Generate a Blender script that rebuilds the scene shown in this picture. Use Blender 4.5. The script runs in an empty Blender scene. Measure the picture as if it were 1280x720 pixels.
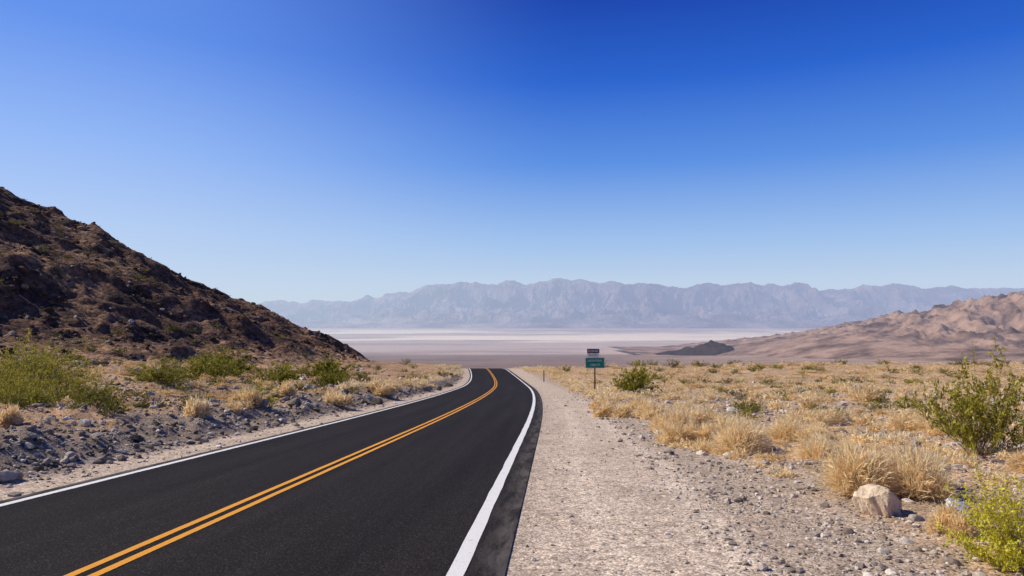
import bpy, bmesh, math, random
import numpy as np
from mathutils import Vector
rng=np.random.default_rng(7)
random.seed(7)
scene=bpy.context.scene
# ---------------------------------------------------------------- noise
def _h(ix,iy,seed):
    n=(ix.astype(np.int64)*374761393+iy.astype(np.int64)*668265263+seed*1442695041)&0xffffffff
    n=((n^(n>>13))*1274126177)&0xffffffff
    n=((n^(n>>16))*2246822519)&0xffffffff
    return ((n^(n>>15))&0xffffff)/float(0xffffff)
def noise(x,y,seed=0):
    x=np.asarray(x,float);y=np.asarray(y,float)
    ix=np.floor(x);iy=np.floor(y);fx=x-ix;fy=y-iy
    def g(a,b):
        t=_h(ix+a,iy+b,seed)*2*np.pi
        return np.cos(t)*(fx-a)+np.sin(t)*(fy-b)
    u=fx**3*(fx*(fx*6-15)+10);v=fy**3*(fy*(fy*6-15)+10)
    return ((g(0,0)*(1-u)+g(1,0)*u)*(1-v)+(g(0,1)*(1-u)+g(1,1)*u)*v)*1.4
def fbm(x,y,s,o=4,seed=0,gain=.5):
    r=0;a=1;f=1/s
    for i in range(o):
        r=r+a*noise(x*f+13.7*i,y*f-7.1*i,seed+i);a*=gain;f*=2.03
    return r
def ridged(x,y,s,o=5,seed=0,gain=.5):
    r=0;a=1;f=1/s;w=1;t=0
    for i in range(o):
        n=1-np.abs(noise(x*f+3.3*i,y*f+9.1*i,seed+i)*1.3);n=np.clip(n,0,1)**2
        r=r+a*n*w;t+=a;w=np.clip(n*1.4,0,1);a*=gain;f*=2.07
    return r/t
def sstep(a,b,x):
    t=np.clip((x-a)/(b-a),0,1);return t*t*(3-2*t)
# ---------------------------------------------------------------- terrain profile
CAMZ=1.9
ys=np.arange(-400,400.01,.5);sl=np.interp(ys,[-400,70,124,150,220,400],[-.0938,-.0938,-.038,-.15,-.13,-.11])
zs=np.concatenate([[0],np.cumsum((sl[1:]+sl[:-1])*.25)]);zs-=np.interp(0,ys,zs)
fy=np.array([800,1500,3000,5000,7000,9000,60000.])
fz=np.array([-79,-137,-250,-370,-462,-490,-492.])
TY=np.concatenate([ys,fy]);TZ=np.concatenate([zs,fz])
def base(Y): return np.interp(Y,TY,TZ)
def RX(Y):
    Y=np.asarray(Y,float)
    c=.0007*np.clip(Y-20,0,130)**2+.182*np.clip(Y-150,0,None)
    return .0621*Y-c
LE,RE=-7.95,-.46
LL,RL=-7.67,-.915
def cone(X,Y):
    r=np.hypot(X+130,Y-125)
    c=40-.5*r
    c=np.where(c>30,30+(c-30)*.5,c)
    n=ridged(X,Y,34,5,21)*4.4-2.2+fbm(X,Y,9,4,5)*.8+fbm(X,Y,1.8,3,77)*.3
    return c+n*sstep(-16,4,c+.09*Y+6)
def ground(X,Y,carve=True):
    X=np.asarray(X,float);Y=np.asarray(Y,float)
    z=base(Y)
    u=(RX(Y)+LE)-X ; v=X-(RX(Y)+RE)
    near=1-sstep(180,600,Y)
    uu=np.clip(u,0,None);vv=np.clip(v,0,None)
    r=np.hypot(X,Y)
    bw=.95+.35*fbm(X*0,Y,6,2,3)
    bank=(.48+.22*fbm(X,Y,5,2,9))*sstep(bw,bw+1.7,uu)+.055*np.clip(uu-2.6,0,70)
    z=z+bank*near
    rub=sstep(1.0,2.2,uu)
    z=z+rub*near*(fbm(X,Y,.9,3,31)*.13*(1-.6*sstep(5,12,uu))+fbm(X,Y,4,2,33)*.22)
    rr=sstep(3.0,6.5,vv)
    z=z+rr*near*(fbm(X,Y,1.6,3,41)*.08+fbm(X,Y,9,2,43)*.22)+ .012*np.clip(vv-4,0,60)*near
    z=z-.012+near*fbm(X,Y,.35,2,55)*.012*sstep(-.05,.5,np.maximum(u,v))
    z=z+.03*sstep(0,.5,vv)*sstep(1.2,.4,vv)*near*fbm(X,Y,1.2,2,61)
    far=sstep(300,1200,r)
    z=z+far*fbm(X,Y,500,4,71)*np.interp(r,[300,1500,6000,9000],[1,7,6,0])
    if carve:
        ins=np.clip(-np.maximum(u,v)-.12,0,.25)/.25
        z=z-ins*(.06+.0012*np.clip(Y,0,300))*(Y<310)
    return z
def hillz(X,Y):
    g=ground(X,Y,False);c=cone(X,Y);k=1.1
    m=np.maximum(g,c)
    return m+k*np.log(np.exp((g-m)/k)+np.exp((c-m)/k))-.35
def gz(x,y): 
    x=np.atleast_1d(x).astype(float);y=np.atleast_1d(y).astype(float)
    a=ground(x,y); h=hillz(x,y)
    return np.where((x<-12)&(y>18)&(y<262)&(x>-262),np.maximum(a,h),a)
# ---------------------------------------------------------------- mesh helpers
def link(ob,parent=None):
    scene.collection.objects.link(ob)
    if parent: ob.parent=parent
    return ob
def mk(name,V,F,mats,smooth=False,mi=None,col=None,rnd=None,uv=None,parent=None):
    V=np.asarray(V,np.float32);F=np.asarray(F,np.int32);k=F.shape[1]
    me=bpy.data.meshes.new(name)
    me.vertices.add(len(V));me.vertices.foreach_set('co',V.ravel())
    me.loops.add(F.size);me.loops.foreach_set('vertex_index',F.ravel())
    me.polygons.add(len(F));me.polygons.foreach_set('loop_start',np.arange(0,F.size,k,dtype=np.int32))
    me.polygons.foreach_set('loop_total',np.full(len(F),k,np.int32))
    me.polygons.foreach_set('use_smooth',np.full(len(F),smooth))
    for m in (mats if isinstance(mats,list) else [mats]): me.materials.append(m)
    if mi is not None: me.polygons.foreach_set('material_index',np.asarray(mi,np.int32))
    me.update(calc_edges=True)
    if col is not None:
        a=me.attributes.new('gcol','FLOAT_COLOR','POINT')
        a.data.foreach_set('color',np.concatenate([col,np.ones((len(V),1))],1).astype(np.float32).ravel())
    if rnd is not None:
        a=me.attributes.new('rnd','FLOAT','POINT');a.data.foreach_set('value',np.asarray(rnd,np.float32))
    if uv is not None:
        l=me.uv_layers.new(name='UVMap');l.data.foreach_set('uv',np.asarray(uv,np.float32)[F.ravel()].ravel())
    return link(bpy.data.objects.new(name,me),parent)
def gridf(nr,nc,wrap=False):
    i=np.arange(nr-1)[:,None];j=np.arange(nc if wrap else nc-1)[None,:]
    j2=(j+1)%nc
    return np.stack([i*nc+j,i*nc+j2,(i+1)*nc+j2,(i+1)*nc+j],-1).reshape(-1,4)
# ---------------------------------------------------------------- materials
SAZ=math.radians(-78);SEL=math.radians(41)
HAZE_R=(0.38,0.45,0.66);HAZE_L=(0.51,0.61,0.80)  # emission colours of the painted haze; second one is the brighter, sunward side
class NT:
    def __init__(s,name):
        s.m=bpy.data.materials.new(name);s.m.use_nodes=True;s.t=s.m.node_tree;s.t.nodes.clear()
        s.out=s.t.nodes.new('ShaderNodeOutputMaterial')
    def n(s,typ,**k):
        nd=s.t.nodes.new(typ)
        for a,b in k.items(): setattr(nd,a,b)
        return nd
    def l(s,a,b): s.t.links.new(a,b)
    def math(s,op,a,b=None,clamp=False):
        nd=s.n('ShaderNodeMath',operation=op);nd.use_clamp=clamp
        for i,v in enumerate([a,b]):
            if v is None: continue
            if hasattr(v,'is_linked'): s.l(v,nd.inputs[i])
            else: nd.inputs[i].default_value=v
        return nd.outputs[0]
    def mix(s,f,a,b,blend='MIX'):
        nd=s.n('ShaderNodeMix',data_type='RGBA',blend_type=blend)
        for i,v in zip((0,6,7),(f,a,b)):
            if hasattr(v,'is_linked'): s.l(v,nd.inputs[i])
            elif i==0: nd.inputs[0].default_value=v
            else: nd.inputs[i].default_value=(*v,1)
        return nd.outputs[2]
    def ramp(s,f,st):
        nd=s.n('ShaderNodeValToRGB');el=nd.color_ramp.elements
        while len(el)<len(st): el.new(.5)
        for e,(p,c) in zip(el,st):
            e.position=p;e.color=(*c,1) if len(c)==3 else c
        s.l(f,nd.inputs[0]);return nd.outputs[0]
    def pos(s): return s.n('ShaderNodeNewGeometry').outputs['Position']
    def noise(s,vec,sc,det=3,rough=.55):
        nd=s.n('ShaderNodeTexNoise');nd.inputs['Scale'].default_value=sc;nd.inputs['Detail'].default_value=det
        nd.inputs['Roughness'].default_value=rough;s.l(vec,nd.inputs['Vector']);return nd.outputs[0]
    def vor(s,vec,sc):
        nd=s.n('ShaderNodeTexVoronoi');nd.inputs['Scale'].default_value=sc;s.l(vec,nd.inputs['Vector']);return nd
    def bsdf(s,col,rough=.9,bump=None,bstr=.5,bdist=.02,spec=.2):
        p=s.n('ShaderNodeBsdfPrincipled')
        if hasattr(col,'is_linked'): s.l(col,p.inputs['Base Color'])
        else: p.inputs['Base Color'].default_value=(*col,1)
        if hasattr(rough,'is_linked'): s.l(rough,p.inputs['Roughness'])
        else: p.inputs['Roughness'].default_value=rough
        p.inputs['Specular IOR Level'].default_value=spec
        if bump is not None:
            b=s.n('ShaderNodeBump');b.inputs['Strength'].default_value=bstr;b.inputs['Distance'].default_value=bdist
            s.l(bump,b.inputs['Height']);s.l(b.outputs[0],p.inputs['Normal'])
        s.p=p
        return p.outputs[0]
    def haze(s,sh,L=14500.,pw=1.5):  # aerial haze painted into the material as emission, stronger with distance from origin
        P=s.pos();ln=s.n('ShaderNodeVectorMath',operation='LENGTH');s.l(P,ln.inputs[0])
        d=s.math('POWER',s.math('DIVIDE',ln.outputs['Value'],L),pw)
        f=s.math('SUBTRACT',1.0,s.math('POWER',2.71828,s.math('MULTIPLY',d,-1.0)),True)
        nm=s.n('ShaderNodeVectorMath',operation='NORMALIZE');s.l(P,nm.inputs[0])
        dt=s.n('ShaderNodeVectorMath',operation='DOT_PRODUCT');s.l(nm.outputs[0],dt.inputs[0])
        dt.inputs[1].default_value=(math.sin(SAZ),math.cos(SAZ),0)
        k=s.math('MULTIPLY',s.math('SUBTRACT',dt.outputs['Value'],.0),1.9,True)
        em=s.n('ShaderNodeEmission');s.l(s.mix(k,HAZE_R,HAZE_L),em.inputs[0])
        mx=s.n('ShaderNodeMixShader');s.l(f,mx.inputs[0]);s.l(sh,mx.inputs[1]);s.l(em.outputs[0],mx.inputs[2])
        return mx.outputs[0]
    def done(s,sh): s.l(sh,s.out.inputs[0]);return s.m
t=NT('desert_ground');a=t.n('ShaderNodeAttribute',attribute_name='gcol').outputs['Color'];P=t.pos()
v=t.vor(P,42);v2=t.vor(P,14)
sep=t.n('ShaderNodeSeparateColor');t.l(v.outputs['Color'],sep.inputs[0])
sep2=t.n('ShaderNodeSeparateColor');t.l(v2.outputs['Color'],sep2.inputs[0])
k=t.ramp(sep.outputs[0],[(0,(.42,.40,.38)),(.25,(.78,.76,.74)),(.7,(1.06,1.06,1.06)),(1,(1.5,1.5,1.5))])
k2=t.ramp(sep2.outputs[0],[(0,(.72,.70,.68)),(.4,(.97,.97,.97)),(1,(1.18,1.18,1.18))])
n1=t.ramp(t.noise(P,.9,5,.6),[(.3,(.86,.85,.84)),(.7,(1.12,1.12,1.12))])
n2=t.ramp(t.noise(P,7,4,.6),[(.3,(.86,.85,.84)),(.7,(1.12,1.12,1.12))])
c=t.mix(1,a,k,'MULTIPLY');c=t.mix(1,c,k2,'MULTIPLY');c=t.mix(1,c,n1,'MULTIPLY');c=t.mix(1,c,n2,'MULTIPLY')
h=t.math('ADD',t.math('MULTIPLY',v.outputs['Distance'],-.7),t.math('ADD',t.math('MULTIPLY',v2.outputs['Distance'],-.6),t.noise(P,24,3,.6)))
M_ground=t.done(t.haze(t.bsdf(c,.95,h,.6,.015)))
t=NT('hill_rock');a=t.n('ShaderNodeAttribute',attribute_name='gcol').outputs['Color'];P=t.pos()
v=t.vor(P,1.6);sep=t.n('ShaderNodeSeparateColor');t.l(v.outputs['Color'],sep.inputs[0])
k=t.ramp(sep.outputs[0],[(0,(.45,.42,.4)),(.6,(1,.98,.95)),(1,(1.5,1.45,1.4))])
n2=t.ramp(t.noise(P,1.1,6,.7),[(.3,(.45,.43,.4)),(.7,(1.55,1.5,1.45))])
c=t.mix(1,t.mix(1,a,k,'MULTIPLY'),n2,'MULTIPLY')
h=t.math('ADD',t.math('MULTIPLY',v.outputs['Distance'],-.5),t.noise(P,1.5,7,.7))
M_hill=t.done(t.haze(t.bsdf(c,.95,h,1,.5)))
def far_mat(name,c1,c2,sc,L,pw=1.5,lo=.3,hi=.7,bs=.7,bd=1.):
    t=NT(name);P=t.pos();n=t.noise(P,sc,7,.65)
    c=t.ramp(n,[(lo,c1),(hi,c2)])
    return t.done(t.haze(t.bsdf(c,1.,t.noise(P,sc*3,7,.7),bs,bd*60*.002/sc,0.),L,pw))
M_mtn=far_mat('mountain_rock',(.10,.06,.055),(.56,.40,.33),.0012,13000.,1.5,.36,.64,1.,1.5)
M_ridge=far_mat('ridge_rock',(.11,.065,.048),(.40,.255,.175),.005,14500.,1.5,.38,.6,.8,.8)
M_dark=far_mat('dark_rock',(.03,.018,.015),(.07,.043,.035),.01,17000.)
# asphalt
t=NT('asphalt');uvn=t.n('ShaderNodeUVMap');sx=t.n('ShaderNodeSeparateXYZ');t.l(uvn.outputs[0],sx.inputs[0]);P=t.pos()
sp=t.vor(P,110);spc=t.n('ShaderNodeSeparateColor');t.l(sp.outputs['Color'],spc.inputs[0])
c=t.ramp(spc.outputs[0],[(0,(.006,.005,.0045)),(.7,(.017,.0138,.0125)),(.95,(.032,.027,.024)),(1,(.09,.078,.068))])
mp=t.n('ShaderNodeMapping');mp.inputs['Scale'].default_value=(1.6,.05,1);t.l(uvn.outputs[0],mp.inputs[0])
st=t.noise(mp.outputs[0],1.,4,.6)
c=t.mix(1,c,t.ramp(st,[(.3,(.72,.72,.72)),(.7,(1.5,1.44,1.38))]),'MULTIPLY')
er=t.math('MULTIPLY',t.math('SUBTRACT',sx.outputs[0],-.86),3.2,True)
mp2=t.n('ShaderNodeMapping');mp2.inputs['Scale'].default_value=(4,.7,1);t.l(uvn.outputs[0],mp2.inputs[0])
dn=t.ramp(t.noise(mp2.outputs[0],1.3,6,.7),[(.4,(0,0,0)),(.6,(1,1,1))])
f=t.math('MULTIPLY',t.math('MULTIPLY',er,dn),.65)
c=t.mix(f,c,(.14,.12,.10))
el=t.math('MULTIPLY',t.math('SUBTRACT',-7.7,sx.outputs[0]),3.5,True)
c=t.mix(t.math('MULTIPLY',el,dn),c,(.2,.175,.15))
M_asph=t.done(t.bsdf(c,.95,spc.outputs[1],.4,.004,.1))
def paint(name,col,dirt):
    t=NT(name);P=t.pos();n=t.noise(P,9,6,.75)
    c=t.ramp(n,[(.28,dirt),(.42,col),(1,col)])
    c=t.mix(1,c,t.ramp(t.noise(P,60,3,.6),[(.3,(.82,.82,.82)),(.6,(1.05,1.05,1.05))]),'MULTIPLY')
    return t.done(t.bsdf(c,.7,t.noise(P,100,2),.3,.003,.3))
M_white=paint('white_paint',(.76,.72,.65),(.40,.37,.33))
M_yel=paint('yellow_paint',(.74,.31,.012),(.45,.18,.02))
def rnd_mat(name,st,rough=.9,bumpsc=None,trans=0.,nsc=30):
    t=NT(name);a=t.n('ShaderNodeAttribute',attribute_name='rnd').outputs['Fac'];P=t.pos()
    c=t.ramp(a,st)
    n=t.noise(P,nsc,4,.6)
    c=t.mix(1,c,t.ramp(n,[(.3,(.72,.7,.68)),(.7,(1.2,1.2,1.2))]),'MULTIPLY')
    sh=t.bsdf(c,rough,t.noise(P,nsc*1.5,5,.7) if bumpsc else None,.6,bumpsc or .01,.15)
    if trans>0:
        tr=t.n('ShaderNodeBsdfTranslucent');t.l(c,tr.inputs[0])
        mx=t.n('ShaderNodeMixShader');mx.inputs[0].default_value=trans
        t.l(sh,mx.inputs[1]);t.l(tr.outputs[0],mx.inputs[2]);sh=mx.outputs[0]
    return t.done(sh)
M_stone=rnd_mat('gravel_stone',[(0,(.14,.11,.085)),(.25,(.29,.235,.18)),(.6,(.46,.39,.31)),(.85,(.56,.49,.40)),(1,(.70,.63,.54))],.9,.01)
M_rubble=rnd_mat('rubble_stone',[(0,(.06,.05,.038)),(.4,(.18,.145,.11)),(.8,(.32,.265,.205)),(1,(.50,.43,.35))],.9,.02,nsc=10)
M_hrock=rnd_mat('hill_boulder',[(0,(.035,.02,.014)),(.5,(.10,.058,.038)),(.9,(.19,.115,.07)),(1,(.32,.22,.14))],.95,.08,nsc=3)
M_boulder=rnd_mat('pale_boulder',[(0,(.60,.46,.31)),(1,(.70,.55,.38))],.9,.03,nsc=7)
M_boulder2=rnd_mat('grey_boulder',[(0,(.55,.53,.50)),(1,(.66,.64,.60))],.9,.02,nsc=9)
M_straw=rnd_mat('dry_straw',[(0,(.48,.30,.11)),(.5,(.83,.61,.29)),(1,(.94,.80,.51))],.7,None,.4,nsc=6)
M_leaf=rnd_mat('creosote_leaf',[(0,(.08,.085,.012)),(.5,(.24,.23,.022)),(1,(.49,.42,.05))],.6,None,.35,nsc=6)
M_ylf=rnd_mat('yellow_green_leaf',[(0,(.22,.23,.015)),(.5,(.54,.51,.03)),(1,(.82,.70,.10))],.6,None,.4,nsc=6)
M_twig=rnd_mat('twig',[(0,(.12,.085,.055)),(1,(.32,.25,.16))],.9)
M_scrub=rnd_mat('hill_scrub',[(0,(.10,.075,.03)),(.4,(.28,.17,.07)),(1,(.50,.31,.13))],.9,None,.2,nsc=3)
# ---------------------------------------------------------------- ground sheet
fine=np.radians(np.linspace(-50,50,521));coarse=np.radians(np.linspace(50,310,88)[1:-1])
th=np.concatenate([fine,coarse]);nc=len(th)
r=[.4]
while r[-1]<60000: r.append(r[-1]*(1.0115 if 4<r[-1]<12000 else 1.05))
r=np.array(r)
R,T=np.meshgrid(r,th,indexing='ij');X=(R*np.sin(T)).ravel();Y=(R*np.cos(T)).ravel()
Z=ground(X,Y)
C=np.array
def lerp(a,b,f): return a+(b-a)*f[:,None]
def gcol(X,Y):
    u=(RX(Y)+LE)-X ; v=X-(RX(Y)+RE);rr=np.hypot(X,Y)
    n=len(X)
    soil=lerp(np.tile(C([.43,.31,.20]),(n,1)),C([.31,.235,.16]),sstep(-.3,.5,fbm(X,Y,3.5,4,101)))
    soil=lerp(soil,C([.52,.36,.19]),sstep(.1,.6,fbm(X,Y,8,3,103))*.7)
    soil=lerp(soil,C([.40,.28,.165]),sstep(60,180,rr))
    w=fbm(X,Y,1.5,3,105)*.5
    grav=np.tile(C([.47,.40,.33]),(n,1))
    c=lerp(grav,C([.37,.31,.25]),sstep(1.9,3.2,v+w))
    for o,wd in ((1.05,.2),(2.35,.25)):
        dd=np.abs(v-o-.25*fbm(X*0,Y,9,2,107+int(o)))
        c=lerp(c,C([.57,.50,.42]),np.exp(-(dd/wd)**2)*.6*sstep(60,25,Y))
    c=lerp(c,C([.34,.29,.24]),np.exp(-(v/.3)**2)*.5)
    c=lerp(c,soil,sstep(3.6,5.4,v+w*1.6))
    lft=np.tile(C([.44,.37,.30]),(n,1))
    lft=lerp(lft,C([.24,.192,.148]),sstep(.9,1.5,u+w*.5))
    ls=lerp(np.tile(C([.38,.255,.15]),(n,1)),C([.27,.175,.105]),sstep(-.3,.4,fbm(X,Y,5,4,111)))
    lft=lerp(lft,ls,sstep(2.6,4.6,u+w*2))
    c=np.where((u>0)[:,None],lft,c)
    c=c*C([1.2,1.12,1.0])
    cn=cone(X,Y);hw=sstep(7,-1,base(Y)+2-cn)*(X<-10)*(Y<400)
    c=lerp(c,C([.24,.14,.08]),hw*.7)
    ax=X/np.maximum(Y,1)
    fan=lerp(np.tile(C([.26,.18,.145]),(n,1)),C([.38,.255,.17]),sstep(.08,.34,ax+.05*fbm(X,Y,900,3,121)))
    fan=lerp(fan,C([.46,.33,.22]),sstep(-.2,.6,fbm(X/6,Y,160,4,123))*sstep(.1,.4,ax)*.8)
    fan=lerp(fan,C([.13,.088,.07]),sstep(0,.5,fbm(X/5,Y,120,4,125))*.45)
    c=lerp(c,fan,sstep(250,900,rr))
    val=np.tile(C([.52,.38,.30]),(n,1))
    s1=fbm(X/3.5,Y,900,5,131)
    val=lerp(val,C([.34,.25,.215]),sstep(-.1,.5,s1)*.8)
    salt=sstep(-.2,.3,fbm(X/4,Y,1300,5,133)+.7*np.exp(-((Y-10800)/1500)**2)-.25)
    val=lerp(val,C([1.0,.82,.58]),salt*sstep(7200,9200,Y)*.9)
    val=lerp(val,C([.80,.58,.38]),sstep(.0,.4,ax)*sstep(9000,7500,Y)*sstep(-.6,.3,s1)*.8)
    val=lerp(val,C([.56,.42,.34]),sstep(12300,13800,Y))
    c=lerp(c,val,sstep(4000,6400,Y+1200*fbm(X,Y,2500,3,135)))
    return np.clip(c,0,1)
V=np.stack([X,Y,Z],1);F=gridf(len(r),nc,True)[:,::-1]
mk('ground',V,F,M_ground,True,col=gcol(X,Y))
# ---------------------------------------------------------------- left hill
gx=np.arange(-262,-12,.55);gy=np.arange(18,262,.55)
XX,YY=np.meshgrid(gx,gy);hx,hy=XX.ravel(),YY.ravel()
hzv=hillz(hx,hy);gg=ground(hx,hy,False);cc=cone(hx,hy)
hx2=hx+fbm(hx,hy,2.3,2,201)*.5
n=len(hx)
hc=lerp(np.tile(C([.135,.074,.047]),(n,1)),C([.26,.155,.09]),sstep(-.15,.5,fbm(hx,hy,14,4,203)))
hc=lerp(hc,C([.035,.02,.016]),sstep(.15,.5,fbm(hx,hy,7,4,205))*.8)
hc=lerp(hc,C([.38,.24,.135]),sstep(3.5,-.5,cc-gg)*.9)
hzv=np.where(gg-cc>3.5,gg-.6-.3*np.clip(gg-cc-3.5,0,3),hzv)
mk('hill',np.stack([hx2,hy,hzv],1),gridf(len(gy),len(gx)),M_hill,True,col=hc)
# ---------------------------------------------------------------- mountain range
def pxX(px,D): return (np.array(px)-640)/853*D
def pyZ(py,D): return (380-np.array(py))/853*D+CAMZ
D=17000
mx=np.linspace(-12500,15500,1050);my=np.linspace(13600,20500,260)
XX,YY=np.meshgrid(mx,my);x,y=XX.ravel(),YY.ravel()
epx=[20,180,300,400,450,500,545,590,640,690,740,780,820,870,930,980,1020,1060,1110,1150,1200,1250,1290,1400]
epy=[376,374,376,376,370,361,350,350,346,347,344,349,348,352,350,348,353,355,352,350,354,358,355,360]
top=np.interp(x,pxX(epx,D),pyZ(epy,D))+fbm(x,y*.3,900,5,301)*110
pr=np.interp(y,[13600,14600,16800,17600,20500],[0,.16,.93,1,.2])
wx=x+420*fbm(x,y,1800,4,303)
rd=ridged(wx,y*.5,1250,8,305,.58)
z=-500+(top+500)*pr*(1-.8*(1-rd)*sstep(13600,15000,y)*(1-.82*sstep(16300,17500,y)))
z=z-40*sstep(14200,13600,y)
mk('mountain_range',np.stack([x,y,z],1),gridf(len(my),len(mx)),M_mtn,False)
# ---------------------------------------------------------------- right ridge
D=4200
mx=np.linspace(900,7500,700);my=np.linspace(2500,6500,340)
XX,YY=np.meshgrid(mx,my);x,y=XX.ravel(),YY.ravel()
g=ground(x,y)
top=np.interp(x,pxX([820,920,960,1000,1040,1080,1120,1160,1200,1240,1280,1400,1700],D),pyZ([452,452,445,434,424,414,405,395,384,372,363,346,320],D))
hh=np.clip(top-g,-20,None)
pr=sstep(2500,4200,y)*(1-.5*sstep(4400,6500,y))
rd=ridged(x+90*fbm(x,y,400,4,311),y*.8,420,7,313,.56)
am=sstep(70,230,hh)
z=g-6+hh*pr*(1-.6*am*(1-rd)*(1-.5*sstep(3900,4300,y)))+am*fbm(x,y,70,4,315)*13
ob=mk('ridge',np.stack([x,y,z],1),gridf(len(my),len(mx)),M_ridge,True)
mx=np.linspace(850,1900,200);my=np.linspace(4650,5450,120)
XX,YY=np.meshgrid(mx,my);x,y=XX.ravel(),YY.ravel();g=ground(x,y)
e=np.interp(x,[1000,1150,1300,1400,1480,1540,1620,1720],[0,18,38,62,72,58,30,0])
z=g-8+1.4*(e+8)*np.exp(-((y-5000)/190)**2)*(.75+.45*ridged(x,y,160,5,321))
mk('hill',np.stack([x,y,z],1),gridf(len(my),len(mx)),M_dark,True)
# ---------------------------------------------------------------- road
yy=np.concatenate([np.arange(-12,60,.5),np.arange(60,300,1.)])
def strip(name,o,mat,dz,skirt=False,parent=None,wob=0.):
    o=np.array(o,float);n=len(yy)
    XX=RX(yy)[:,None]+o[None,:]
    if wob:
        XX[:,0]+=wob*fbm(yy*0,yy,.9,3,int(abs(o[0]*100)));XX[:,-1]+=wob*fbm(yy*0+5,yy,.9,3,int(abs(o[-1]*100))+1)
    YY=np.repeat(yy[:,None],len(o),1);ZZ=base(YY)+dz
    if skirt: ZZ[:,0]-=.09;ZZ[:,-1]-=.09
    UV=np.stack([np.repeat(o[None],n,0),YY],-1).reshape(-1,2)
    return mk(name,np.stack([XX,YY,ZZ],-1).reshape(-1,3),gridf(n,len(o)),mat,False,uv=UV,parent=parent)
road=strip('road',[LE-.03,LE,-6.6,-5.4,-4.3,-3.1,-2,RE-.12,RE,RE+.03],M_asph,.004,True)
strip('left_edge_line',[LL-.07,LL+.07],M_white,.009,parent=road,wob=.008)
strip('right_edge_line',[RL-.08,RL+.08],M_white,.009,parent=road,wob=.01)
CY=-4.33
strip('centre_line_1',[CY-.16,CY-.06],M_yel,.009,parent=road,wob=.005)
strip('centre_line_2',[CY+.06,CY+.16],M_yel,.009,parent=road,wob=.005)
# ---------------------------------------------------------------- rocks
def rock_t(sub,seed,planes=9,sq=(1,1,.7),dl=.45,dh=.8):
    bm=bmesh.new();bmesh.ops.create_icosphere(bm,subdivisions=sub,radius=1)
    v=np.array([x.co[:] for x in bm.verts]);f=np.array([[q.index for q in p.verts] for p in bm.faces]);bm.free()
    rg=np.random.default_rng(seed)
    for i in range(planes):
        nrm=rg.normal(size=3);nrm/=np.linalg.norm(nrm);d=rg.uniform(dl,dh)
        s=v@nrm-d;m=s>0;v[m]-=s[m,None]*nrm
    if sub>2:
        v=v*(1+fbm(v[:,0]+v[:,2]*.7,v[:,1]-v[:,2]*.4,.5,5,seed)*.13)[:,None]
    return v*np.array(sq),f
def scatter(name,temps,P,S,mat,rnd=None,sz=None):
    VV=[];FF=[];RR=[];MI=[];off=0
    idx=rng.integers(0,len(temps),len(P))
    rn=rng.random(len(P)) if rnd is None else rnd
    for k,tp in enumerate(temps):
        m=np.where(idx==k)[0]
        if len(m)==0: continue
        tv,tf=tp[0],tp[1];a=rng.uniform(0,2*np.pi,len(m));ca,sa=np.cos(a)[:,None],np.sin(a)[:,None]
        s=S[m][:,None];zsc=(np.ones(len(m)) if sz is None else sz[m])[:,None]
        q=rng.uniform(.75,1.25,(len(m),1))
        x=tv[None,:,0]*s*q;y=tv[None,:,1]*s/q;z=tv[None,:,2]*s*zsc
        v=np.stack([x*ca-y*sa,x*sa+y*ca,z],-1)+P[m][:,None,:]
        nv=len(tv)
        VV.append(v.reshape(-1,3))
        FF.append((tf[None]+(np.arange(len(m))*nv)[:,None,None]+off).reshape(-1,tf.shape[1]))
        tr=tp[2][None,:] if len(tp)>2 else np.zeros((1,nv))
        RR.append(np.clip(rn[m][:,None]+tr,0,1).reshape(-1))
        if len(tp)>3: MI.append(np.tile(tp[3],len(m)))
        off+=nv*len(m)
    return mk(name,np.vstack(VV),np.vstack(FF),mat,False,mi=np.concatenate(MI) if MI else None,rnd=np.concatenate(RR))
small=[rock_t(1,i,6) for i in range(10)];med=[rock_t(2,50+i,9) for i in range(8)]
def sample(n,y0,y1,x0=-.8,x1=.8):
    y=np.exp(rng.uniform(np.log(y0),np.log(y1),n));x=rng.uniform(x0,x1,n)*y*1.05
    return x,y
x,y=sample(60000,4.5,60)
u=(RX(y)+LE)-x;v=x-(RX(y)+RE)
dens=np.where(v>0,.16+.6*sstep(1.4,3.0,v)*(1-.35*sstep(5,8,v)),np.where(u>0,.25+.7*sstep(.8,1.4,u)*(1-.6*sstep(3.5,6,u)),0))
dens=np.where(v>0,dens*(.55+.9*sstep(-.4,.4,fbm(x,y,1.3,3,401))),dens)
k=(rng.random(len(x))<dens)&((v>.05)|(u>.05));x,y,v,u=x[k],y[k],v[k],u[k]
s=np.clip(rng.lognormal(-4.3,.6,len(x)),.006,.10)*np.clip(y/9,1,3.5)**.75
s=np.where((v>0)&(v<2.2),s*.6,s)
scatter('gravel_stones',small,np.stack([x,y,ground(x,y)+s*.2],1),s,M_stone)
x,y=sample(13000,9,110,-.85,0)
u=(RX(y)+LE)-x;d=sstep(.8,1.3,u)*(1-.93*sstep(2.4,4.,u))
k=rng.random(len(x))<d;x,y=x[k],y[k]
s=np.clip(rng.lognormal(-3.,.6,len(x)),.02,.3)*np.clip(y/22,.8,1.8)
scatter('rock_rubble',med,np.stack([x,y,ground(x,y)+s*.25],1),s,M_rubble)
x,y=sample(5000,5,160,.1,.85);v=x-(RX(y)+RE);k=(v>3.2)&(rng.random(len(x))<.3+.7*sstep(-.2,.4,fbm(x,y,3,3,407)));x,y=x[k],y[k]
s=np.clip(rng.lognormal(-3.25,.5,len(x)),.02,.09+.003*y)*np.clip(y/14,.8,2.2)
scatter('field_stones',med,np.stack([x,y,ground(x,y)+s*.2],1),s,M_stone)
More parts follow.
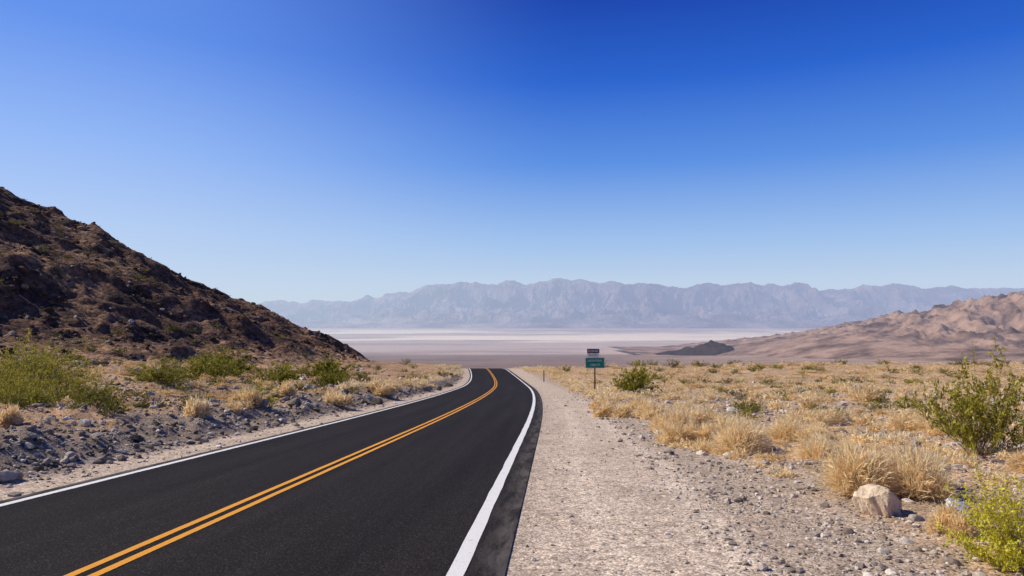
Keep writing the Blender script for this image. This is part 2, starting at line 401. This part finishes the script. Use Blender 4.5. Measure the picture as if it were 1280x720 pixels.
x,y=sample(2500,14,110,-.85,-.15);u=(RX(y)+LE)-x;k=(u>3);x,y=x[k],y[k]
s=np.clip(rng.lognormal(-2.6,.55,len(x)),.03,.35)*np.clip(y/30,.7,1.6)
scatter('field_stones',med,np.stack([x,y,gz(x,y)+s*.15],1),s,M_stone)
x=rng.uniform(-190,-18,15000);y=rng.uniform(35,190,15000)
c_=cone(x,y)-ground(x,y,False);k=(c_>-1.)&(rng.random(len(x))<.35+.6*sstep(-.1,.4,fbm(x,y,12,3,411)));x,y=x[k],y[k]
s=np.clip(rng.lognormal(-1.4,.5,len(x)),.1,.85)
scatter('hill_boulders',med,np.stack([x,y,hillz(x,y)+s*.1],1),s,M_hrock)
for i,(px,py,sc,sq,mat,sd) in enumerate([(4.82,9.05,.33,(1.1,.8,.85),M_boulder,917),(5.88,9.1,.19,(1.1,.8,.5),M_boulder2,905)]):
    v_,f_=rock_t(5,sd,14,sq,.5,.8)
    ob=mk('boulder',v_*sc,f_,mat,False,rnd=np.full(len(v_),.5))
    ob.location=(px,py,float(ground(px,py))+sc*sq[2]*.5);ob.rotation_euler=(.1,.15,.6)
# ---------------------------------------------------------------- plants
def blades(p0,d,L,w,droop,rg):
    n=len(p0);side=np.cross(d,rg.normal(size=(n,3)));side/=np.linalg.norm(side,axis=1)[:,None]+1e-9
    side=side*w[:,None]*.5
    m=p0+d*(L*.5)[:,None];tp=p0+d*L[:,None];tp[:,2]-=droop*L;m[:,2]-=droop*L*.25
    V=np.stack([p0-side,p0+side,m-side*.8,m+side*.8,tp],1).reshape(-1,3)
    b=(np.arange(n)*5)[:,None,None];F=(np.array([[0,1,2],[1,3,2],[2,3,4]])[None]+b).reshape(-1,3)
    return V,F
def sphdir(n,rg,zmin=.05):
    a=rg.uniform(0,2*np.pi,n);z=rg.uniform(zmin,1,n);q=np.sqrt(1-z*z)
    return np.stack([q*np.cos(a),q*np.sin(a),z],1)
def grass_t(n,w,seed,H=.62,nl=7):
    rg=np.random.default_rng(seed)
    lob=np.stack([rg.uniform(-.5,.5,nl),rg.uniform(-.5,.5,nl),np.zeros(nl)],1);lr=rg.uniform(.35,.7,nl)
    li=rg.integers(0,nl,n);d=sphdir(n,rg)
    t0=rg.random(n)**.6*.72
    start=lob[li]+d*(t0*lr[li])[:,None]*np.array([1,1,H/.6])
    d2=d+rg.normal(size=(n,3))*.55;d2[:,2]=np.abs(d2[:,2])+.05;d2/=np.linalg.norm(d2,axis=1)[:,None]
    L=lr[li]*rg.uniform(.2,.5,n)
    V,F=blades(start,d2,L,rg.uniform(.6,1.3,n)*w,rg.uniform(0,.35,n),rg)
    V[:,2]=np.maximum(V[:,2],-.03)
    tr=np.repeat(rg.uniform(-.3,.3,n)+ (t0-.35)*.6,5)
    return V,F,tr
def bush_t(nst,nlf,lw,sw,seed,H=1.,spread=.75):
    rg=np.random.default_rng(seed)
    d=sphdir(nst,rg,.25);d[:,:2]*=spread/.9;d/=np.linalg.norm(d,axis=1)[:,None]
    L=rg.uniform(.6,1.1,nst)*H
    p0=np.stack([rg.normal(0,.08,nst),rg.normal(0,.08,nst),np.zeros(nst)-.03],1)
    V1,F1=blades(p0,d,L,np.full(nst,sw),rg.uniform(-.05,.1,nst),rg)
    nt=nst*5;si=rg.integers(0,nst,nt);tt=rg.uniform(.3,.95,nt)
    p1=p0[si]+d[si]*(L[si]*tt)[:,None];d1=d[si]+rg.normal(size=(nt,3))*.5;d1[:,2]+=.15;d1/=np.linalg.norm(d1,axis=1)[:,None]
    L1=rg.uniform(.12,.32,nt)*H
    V2,F2=blades(p1,d1,L1,np.full(nt,sw*.5),np.zeros(nt),rg)
    ti=rg.integers(0,nt,nlf);t3=rg.uniform(.15,1.05,nlf)
    c=p1[ti]+d1[ti]*(L1[ti]*t3)[:,None]+rg.normal(size=(nlf,3))*.018
    a=rg.normal(size=(nlf,3));a/=np.linalg.norm(a,axis=1)[:,None];b=np.cross(a,rg.normal(size=(nlf,3)));b/=np.linalg.norm(b,axis=1)[:,None]
    s=(rg.uniform(.6,1.3,nlf)*lw)[:,None]
    V3=np.stack([c-a*s,c+b*s*.45,c+a*s,c-b*s*.45],1).reshape(-1,3);bb=(np.arange(nlf)*4)[:,None,None]
    F3=(np.array([[0,1,2],[0,2,3]])[None]+bb).reshape(-1,3)
    V=np.vstack([V1,V2,V3]);F=np.vstack([F1,F2+len(V1),F3+len(V1)+len(V2)])
    tr=np.concatenate([rg.uniform(-.3,.3,len(V1)+len(V2)),np.repeat(rg.uniform(-.35,.35,nlf)+(c[:,2]-.5)*.3,4)])
    mi=np.concatenate([np.zeros(len(F1)+len(F2)),np.ones(len(F3))]).astype(int)
    return V,F,tr,mi
def put(name,tp,mats,x,y,s,h,base_r=.5):
    v=tp[0]*np.array([s,s,h]);
    ob=mk(name,v,tp[1],mats,False,mi=tp[3] if len(tp)>3 else None,rnd=np.clip(base_r+tp[2],0,1))
    ob.location=(x,y,float(gz(x,y)[0])-.01);ob.rotation_euler=(0,0,random.uniform(0,6.28))
    return ob
for i,(x,y,s,h,br) in enumerate([(5.45,9.9,.85,1.25,.6),(6.3,10.6,.65,1.,.6),(5.2,15.6,1.1,1.35,.65),(6.3,14.,.9,1.,.65),(4.4,17.5,.8,1.1,.55),
        (4.9,21,.9,1.15,.6),(6.2,22.5,1.1,1.2,.55),(8.5,20,1.,1.,.55),(3.9,27,.9,1.05,.6),(9.3,12.2,.5,.6,.55),(5.1,7.9,.35,.55,.55),
        (7.6,17.5,.9,.9,.6),(5.0,25.5,1.,1.1,.6),(10.5,24,1.2,1.1,.6),(12.5,21,1.1,1.,.55),(4.2,32,1.,1.2,.6),(6.1,18.3,.9,1.1,.6),(7.3,12.6,.7,.6,.6),(5.3,29,1.,1.2,.6)]):
    put('dry_grass_clump',grass_t(9000 if y<18 else 5000,.011*max(1,y/12)/s,600+i),M_straw,x,y,s,h,br)
for i,(x,y,s,h,br) in enumerate([(-9.3,20.2,.5,1.2,.65),(-9.6,24.5,.75,1.2,.45),(-7.9,31,.8,1.1,.65),(-7.6,41,1.2,1.4,.6),(-9.8,29.5,.65,.9,.5),(-8.4,47,1.3,1.4,.6),(-11.8,16.2,.35,.8,.55),(-12,14.5,.3,.7,.55)]):
    put('dry_grass_clump',grass_t(4000,.013*max(1,y/12)/s,640+i),M_straw,x,y,s,h,br)
put('creosote_bush',bush_t(85,7000,.024,.010,700,spread=.85),[M_twig,M_leaf],9.75,14.2,1.35,2.1,.7)
put('yellow_shrub',bush_t(140,9500,.024,.009,702,spread=1.),[M_twig,M_ylf],5.0,6.75,.7,.9,.7)
put('yellow_shrub',bush_t(90,3500,.03,.012,703,spread=1.1),[M_twig,M_ylf],-9.55,25.4,.9,1.1,.35)
for i,(x,y,s,h,br) in enumerate([(9.1,50,2.1,2.1,.65),(-18.6,27,2.3,2.4,.75),(-16.8,22.5,1.4,1.7,.85),(-19.2,43,2.2,2.,.6),(-15.5,45,1.8,1.8,.6),(-20.5,29.5,2.2,2.3,.7),
       (-14.6,23.4,1.2,1.1,.7),(-23.5,33,1.9,2.,.6),(-17.5,34,1.5,1.4,.6),(-22,52,2.4,2.2,.5),(-12.5,48,1.4,1.4,.5),(-16,60,2.,1.9,.5),(-13.5,19.,.9,1.0,.8)]):
    put('creosote_bush',bush_t(80,5200,.024*max(1,y/22)/s**.5,.012,710+i,spread=1.),[M_twig,M_leaf],x,y,s,h,br)
G=[grass_t(420,.05,800+i) for i in range(6)]
G2=[grass_t(160,.09,820+i) for i in range(5)]
B=[bush_t(30,520,.055,.02,830+i,spread=1.) for i in range(5)]
def zone(n,y0,y1,x0,x1,f):
    x,y=sample(n,y0,y1,x0,x1);k=f(x,y);return x[k],y[k]
fr=lambda x,y:(x-(RX(y)+RE)>3.8+.5*np.sin(y*.6))&(rng.random(len(x))<.15+.85*sstep(-.1,.3,fbm(x,y,7,3,501)))
x,y=zone(1050,11,60,.02,.85,fr);s=rng.uniform(.18,.7,len(x))*np.clip(y/22,.7,1.5)
scatter('dry_grass',G,np.stack([x,y,gz(x,y)-.02],1),s,M_straw,sz=rng.uniform(.8,1.4,len(x)),rnd=rng.uniform(.35,.8,len(x)))
x,y=zone(2000,55,420,.0,.85,lambda x,y:(x-(RX(y)+RE)>4));s=rng.uniform(.4,1.1,len(x))*np.clip(y/90,.8,2.)
scatter('dry_grass',G2,np.stack([x,y,gz(x,y)-.03],1),s,M_straw,sz=rng.uniform(.6,1.1,len(x)),rnd=rng.uniform(.2,.7,len(x)))
x,y=zone(330,22,420,.06,.85,lambda x,y:(x-(RX(y)+RE)>6));s=rng.uniform(.45,1.0,len(x))*np.clip(y/60,.8,2.5)
scatter('desert_shrubs',B,np.stack([x,y,gz(x,y)-.03],1),s,[M_twig,M_leaf],sz=rng.uniform(.6,1.,len(x)),rnd=rng.uniform(.1,.8,len(x)))
fl=lambda x,y:((RX(y)+LE)-x>2.6)&(rng.random(len(x))<.35+.6*sstep(-.2,.4,fbm(x,y,6,3,503)))
x,y=zone(900,15,90,-.85,-.05,fl);s=rng.uniform(.15,.55,len(x))*np.clip(y/25,.7,1.6)
scatter('dry_grass',G,np.stack([x,y,gz(x,y)-.02],1),s,M_straw,sz=rng.uniform(.7,1.3,len(x)),rnd=rng.uniform(.05,.55,len(x)))
x,y=zone(380,18,130,-.85,.0,lambda x,y:((RX(y)+LE)-x>3.2));s=rng.uniform(.35,.9,len(x))*np.clip(y/45,.8,1.6)
scatter('desert_shrubs',B,np.stack([x,y,gz(x,y)-.03],1),s,[M_twig,M_leaf],sz=rng.uniform(.7,1.1,len(x)),rnd=rng.uniform(.1,.8,len(x)))
yv=rng.uniform(40,135,240);sd=rng.random(240)<.65
xv=np.where(sd,RX(yv)+RE+rng.uniform(3.2,8,240),RX(yv)+LE-rng.uniform(1.8,6,240));s=rng.uniform(.5,1.1,240)
scatter('dry_grass',G2,np.stack([xv,yv,gz(xv,yv)-.03],1),s,M_straw,rnd=rng.uniform(.45,.85,240))
x=rng.uniform(-180,-16,12000);y=rng.uniform(35,175,12000)
c_=cone(x,y)-ground(x,y,False);k=(c_>-4)&(rng.random(len(x))<.25+.6*sstep(-.3,.4,-fbm(x,y,12,3,411)));x,y=x[k],y[k]
s=rng.uniform(.2,.65,len(x))
H_=[grass_t(40,.16,850+i,nl=4) for i in range(5)]
scatter('hill_scrub',H_,np.stack([x,y,gz(x,y)-.03],1),s,M_scrub,rnd=rng.uniform(.1,.9,len(x)))
# ---------------------------------------------------------------- sign
def simple(name,col,rough=.5):
    t=NT(name);P=t.pos();c=t.mix(1,col,t.ramp(t.noise(P,6,4,.6),[(.3,(.85,.85,.85)),(.7,(1.1,1.1,1.1))]),'MULTIPLY')
    return t.done(t.bsdf(c,rough))
M_green=simple('sign_green',(.015,.22,.15));M_sw=simple('sign_white',(.75,.75,.73));M_post=simple('rusty_post',(.16,.075,.045),.8);M_brn=simple('sign_dark',(.05,.045,.05))
def box(name,cx,cy,cz,sx,sy,sz,mat,parent,bev=.01):
    bm=bmesh.new();bmesh.ops.create_cube(bm,size=1)
    for v in bm.verts: v.co=Vector((v.co.x*sx,v.co.y*sy,v.co.z*sz))
    if bev: bmesh.ops.bevel(bm,geom=bm.edges[:],offset=bev,segments=2,affect='EDGES')
    me=bpy.data.meshes.new(name);bm.to_mesh(me);bm.free();me.materials.append(mat)
    ob=bpy.data.objects.new(name,me);ob.location=(cx,cy,cz);return link(ob,parent)
def text(name,s,size,cx,cy,cz,mat,parent):
    cu=bpy.data.curves.new(name,'FONT');cu.body=s;cu.size=size;cu.align_x='CENTER';cu.align_y='CENTER';cu.extrude=.001
    o=bpy.data.objects.new(name+'_tmp',cu);scene.collection.objects.link(o);bpy.context.view_layer.update()
    me=bpy.data.meshes.new_from_object(o.evaluated_get(bpy.context.evaluated_depsgraph_get()));bpy.data.objects.remove(o)
    me.materials.clear();me.materials.append(mat)
    ob=bpy.data.objects.new(name,me);ob.location=(cx,cy,cz);ob.rotation_euler=(math.pi/2,0,0);return link(ob,parent)
SX,SY=6.05,50.
sg=bpy.data.objects.new('road_sign',None);link(sg);sg.location=(SX,SY,float(gz(SX,SY)[0]));sg.rotation_euler=(0,0,.04)
box('post',0,0,1.6,.10,.08,3.4,M_post,sg)
box('green_board',0,-.06,2.28,1.4,.02,.78,M_green,sg,.006)
for nm,z in (('border_top',2.64),('border_bottom',1.92)): box(nm,0,-.075,z,1.34,.004,.02,M_sw,sg,0)
for nm,x in (('border_side_1',-.675),('border_side_2',.675)): box(nm,x,-.075,2.28,.02,.004,.69,M_sw,sg,0)
text('text_1','ELEVATION',.2,0,-.075,2.44,M_sw,sg);text('text_2','1000 FT',.22,0,-.075,2.12,M_sw,sg)
box('upper_board',-.12,-.06,2.84,.9,.02,.28,M_sw,sg,.006)
box('top_board',-.12,-.06,3.15,.9,.02,.32,M_brn,sg,.006)
text('text_3','SCENIC',.24,-.12,-.076,3.15,M_sw,sg);text('text_4','ROUTE',.2,-.12,-.076,2.84,M_brn,sg)
p=bpy.data.objects.new('marker_post',None);link(p);p.location=(4.1,88,float(gz(4.1,88)[0]))
box('stake',0,0,.7,.12,.10,1.4,M_post,p);box('cap',0,0,1.43,.14,.12,.06,M_post,p)
# ---------------------------------------------------------------- light
sd=Vector((math.sin(SAZ)*math.cos(SEL),math.cos(SAZ)*math.cos(SEL),math.sin(SEL)))
L=bpy.data.lights.new('sun','SUN');L.energy=5;L.angle=math.radians(.5);L.color=(1,.92,.78)
so=bpy.data.objects.new('sun',L);link(so);so.rotation_euler=sd.to_track_quat('Z','Y').to_euler();so.location=(-50,0,80)
w=bpy.data.worlds.new('World');scene.world=w;w.use_nodes=True;nt=w.node_tree;nt.nodes.clear()
class WT(NT):
    def __init__(s,t): s.t=t
W=WT(nt)
sky=W.n('ShaderNodeTexSky');sky.sky_type='NISHITA';sky.sun_disc=False;sky.sun_elevation=SEL;sky.sun_rotation=SAZ
sky.altitude=300;sky.air_density=1.0;sky.dust_density=.3;sky.ozone_density=1.5
tc=W.n('ShaderNodeTexCoord');sx=W.n('ShaderNodeSeparateXYZ');W.l(tc.outputs['Generated'],sx.inputs[0])
def lin(c): return tuple(10*(((v/255+.055)/1.055)**2.4) if v>10 else 10*v/255/12.92 for v in c)
zz=W.math('MAXIMUM',sx.outputs[2],0.0)
A=W.ramp(zz,[(0,lin((196,214,235))),(.035,lin((188,209,237))),(.093,lin((158,193,240))),(.2,lin((88,144,231))),(.31,lin((28,97,210))),(.41,lin((2,62,176))),(1,lin((2,36,120)))])
Bc=W.ramp(zz,[(0,lin((198,217,238))),(.1,lin((180,205,245))),(.2,lin((150,186,249))),(.336,lin((98,147,240))),(1,lin((30,80,190)))])
dt=W.n('ShaderNodeVectorMath',operation='DOT_PRODUCT');cb=W.n('ShaderNodeCombineXYZ');W.l(sx.outputs[0],cb.inputs[0]);W.l(sx.outputs[1],cb.inputs[1])
nm=W.n('ShaderNodeVectorMath',operation='NORMALIZE');W.l(cb.outputs[0],nm.inputs[0]);W.l(nm.outputs[0],dt.inputs[0]);dt.inputs[1].default_value=(math.sin(SAZ),math.cos(SAZ),0)
mr=W.n('ShaderNodeMapRange');mr.interpolation_type='SMOOTHSTEP';mr.inputs['From Min'].default_value=.1;mr.inputs['From Max'].default_value=.76;W.l(dt.outputs['Value'],mr.inputs['Value'])
grad=W.mix(mr.outputs[0],A,Bc)
colr=W.mix(.9,sky.outputs[0],grad)
bg=W.n('ShaderNodeBackground');bg.inputs[1].default_value=.1;wo=W.n('ShaderNodeOutputWorld')
W.l(colr,bg.inputs[0]);W.l(bg.outputs[0],wo.inputs[0])
# ---------------------------------------------------------------- camera
cam=bpy.data.cameras.new('camera');cam.lens=24;cam.sensor_width=36;cam.clip_start=.1;cam.clip_end=150000
co=bpy.data.objects.new('camera',cam);link(co);co.location=(0,0,CAMZ);co.rotation_euler=(math.radians(90)+math.atan(20/853),0,0)
scene.camera=co
scene.view_settings.view_transform='Standard';scene.view_settings.look='None';scene.view_settings.exposure=0
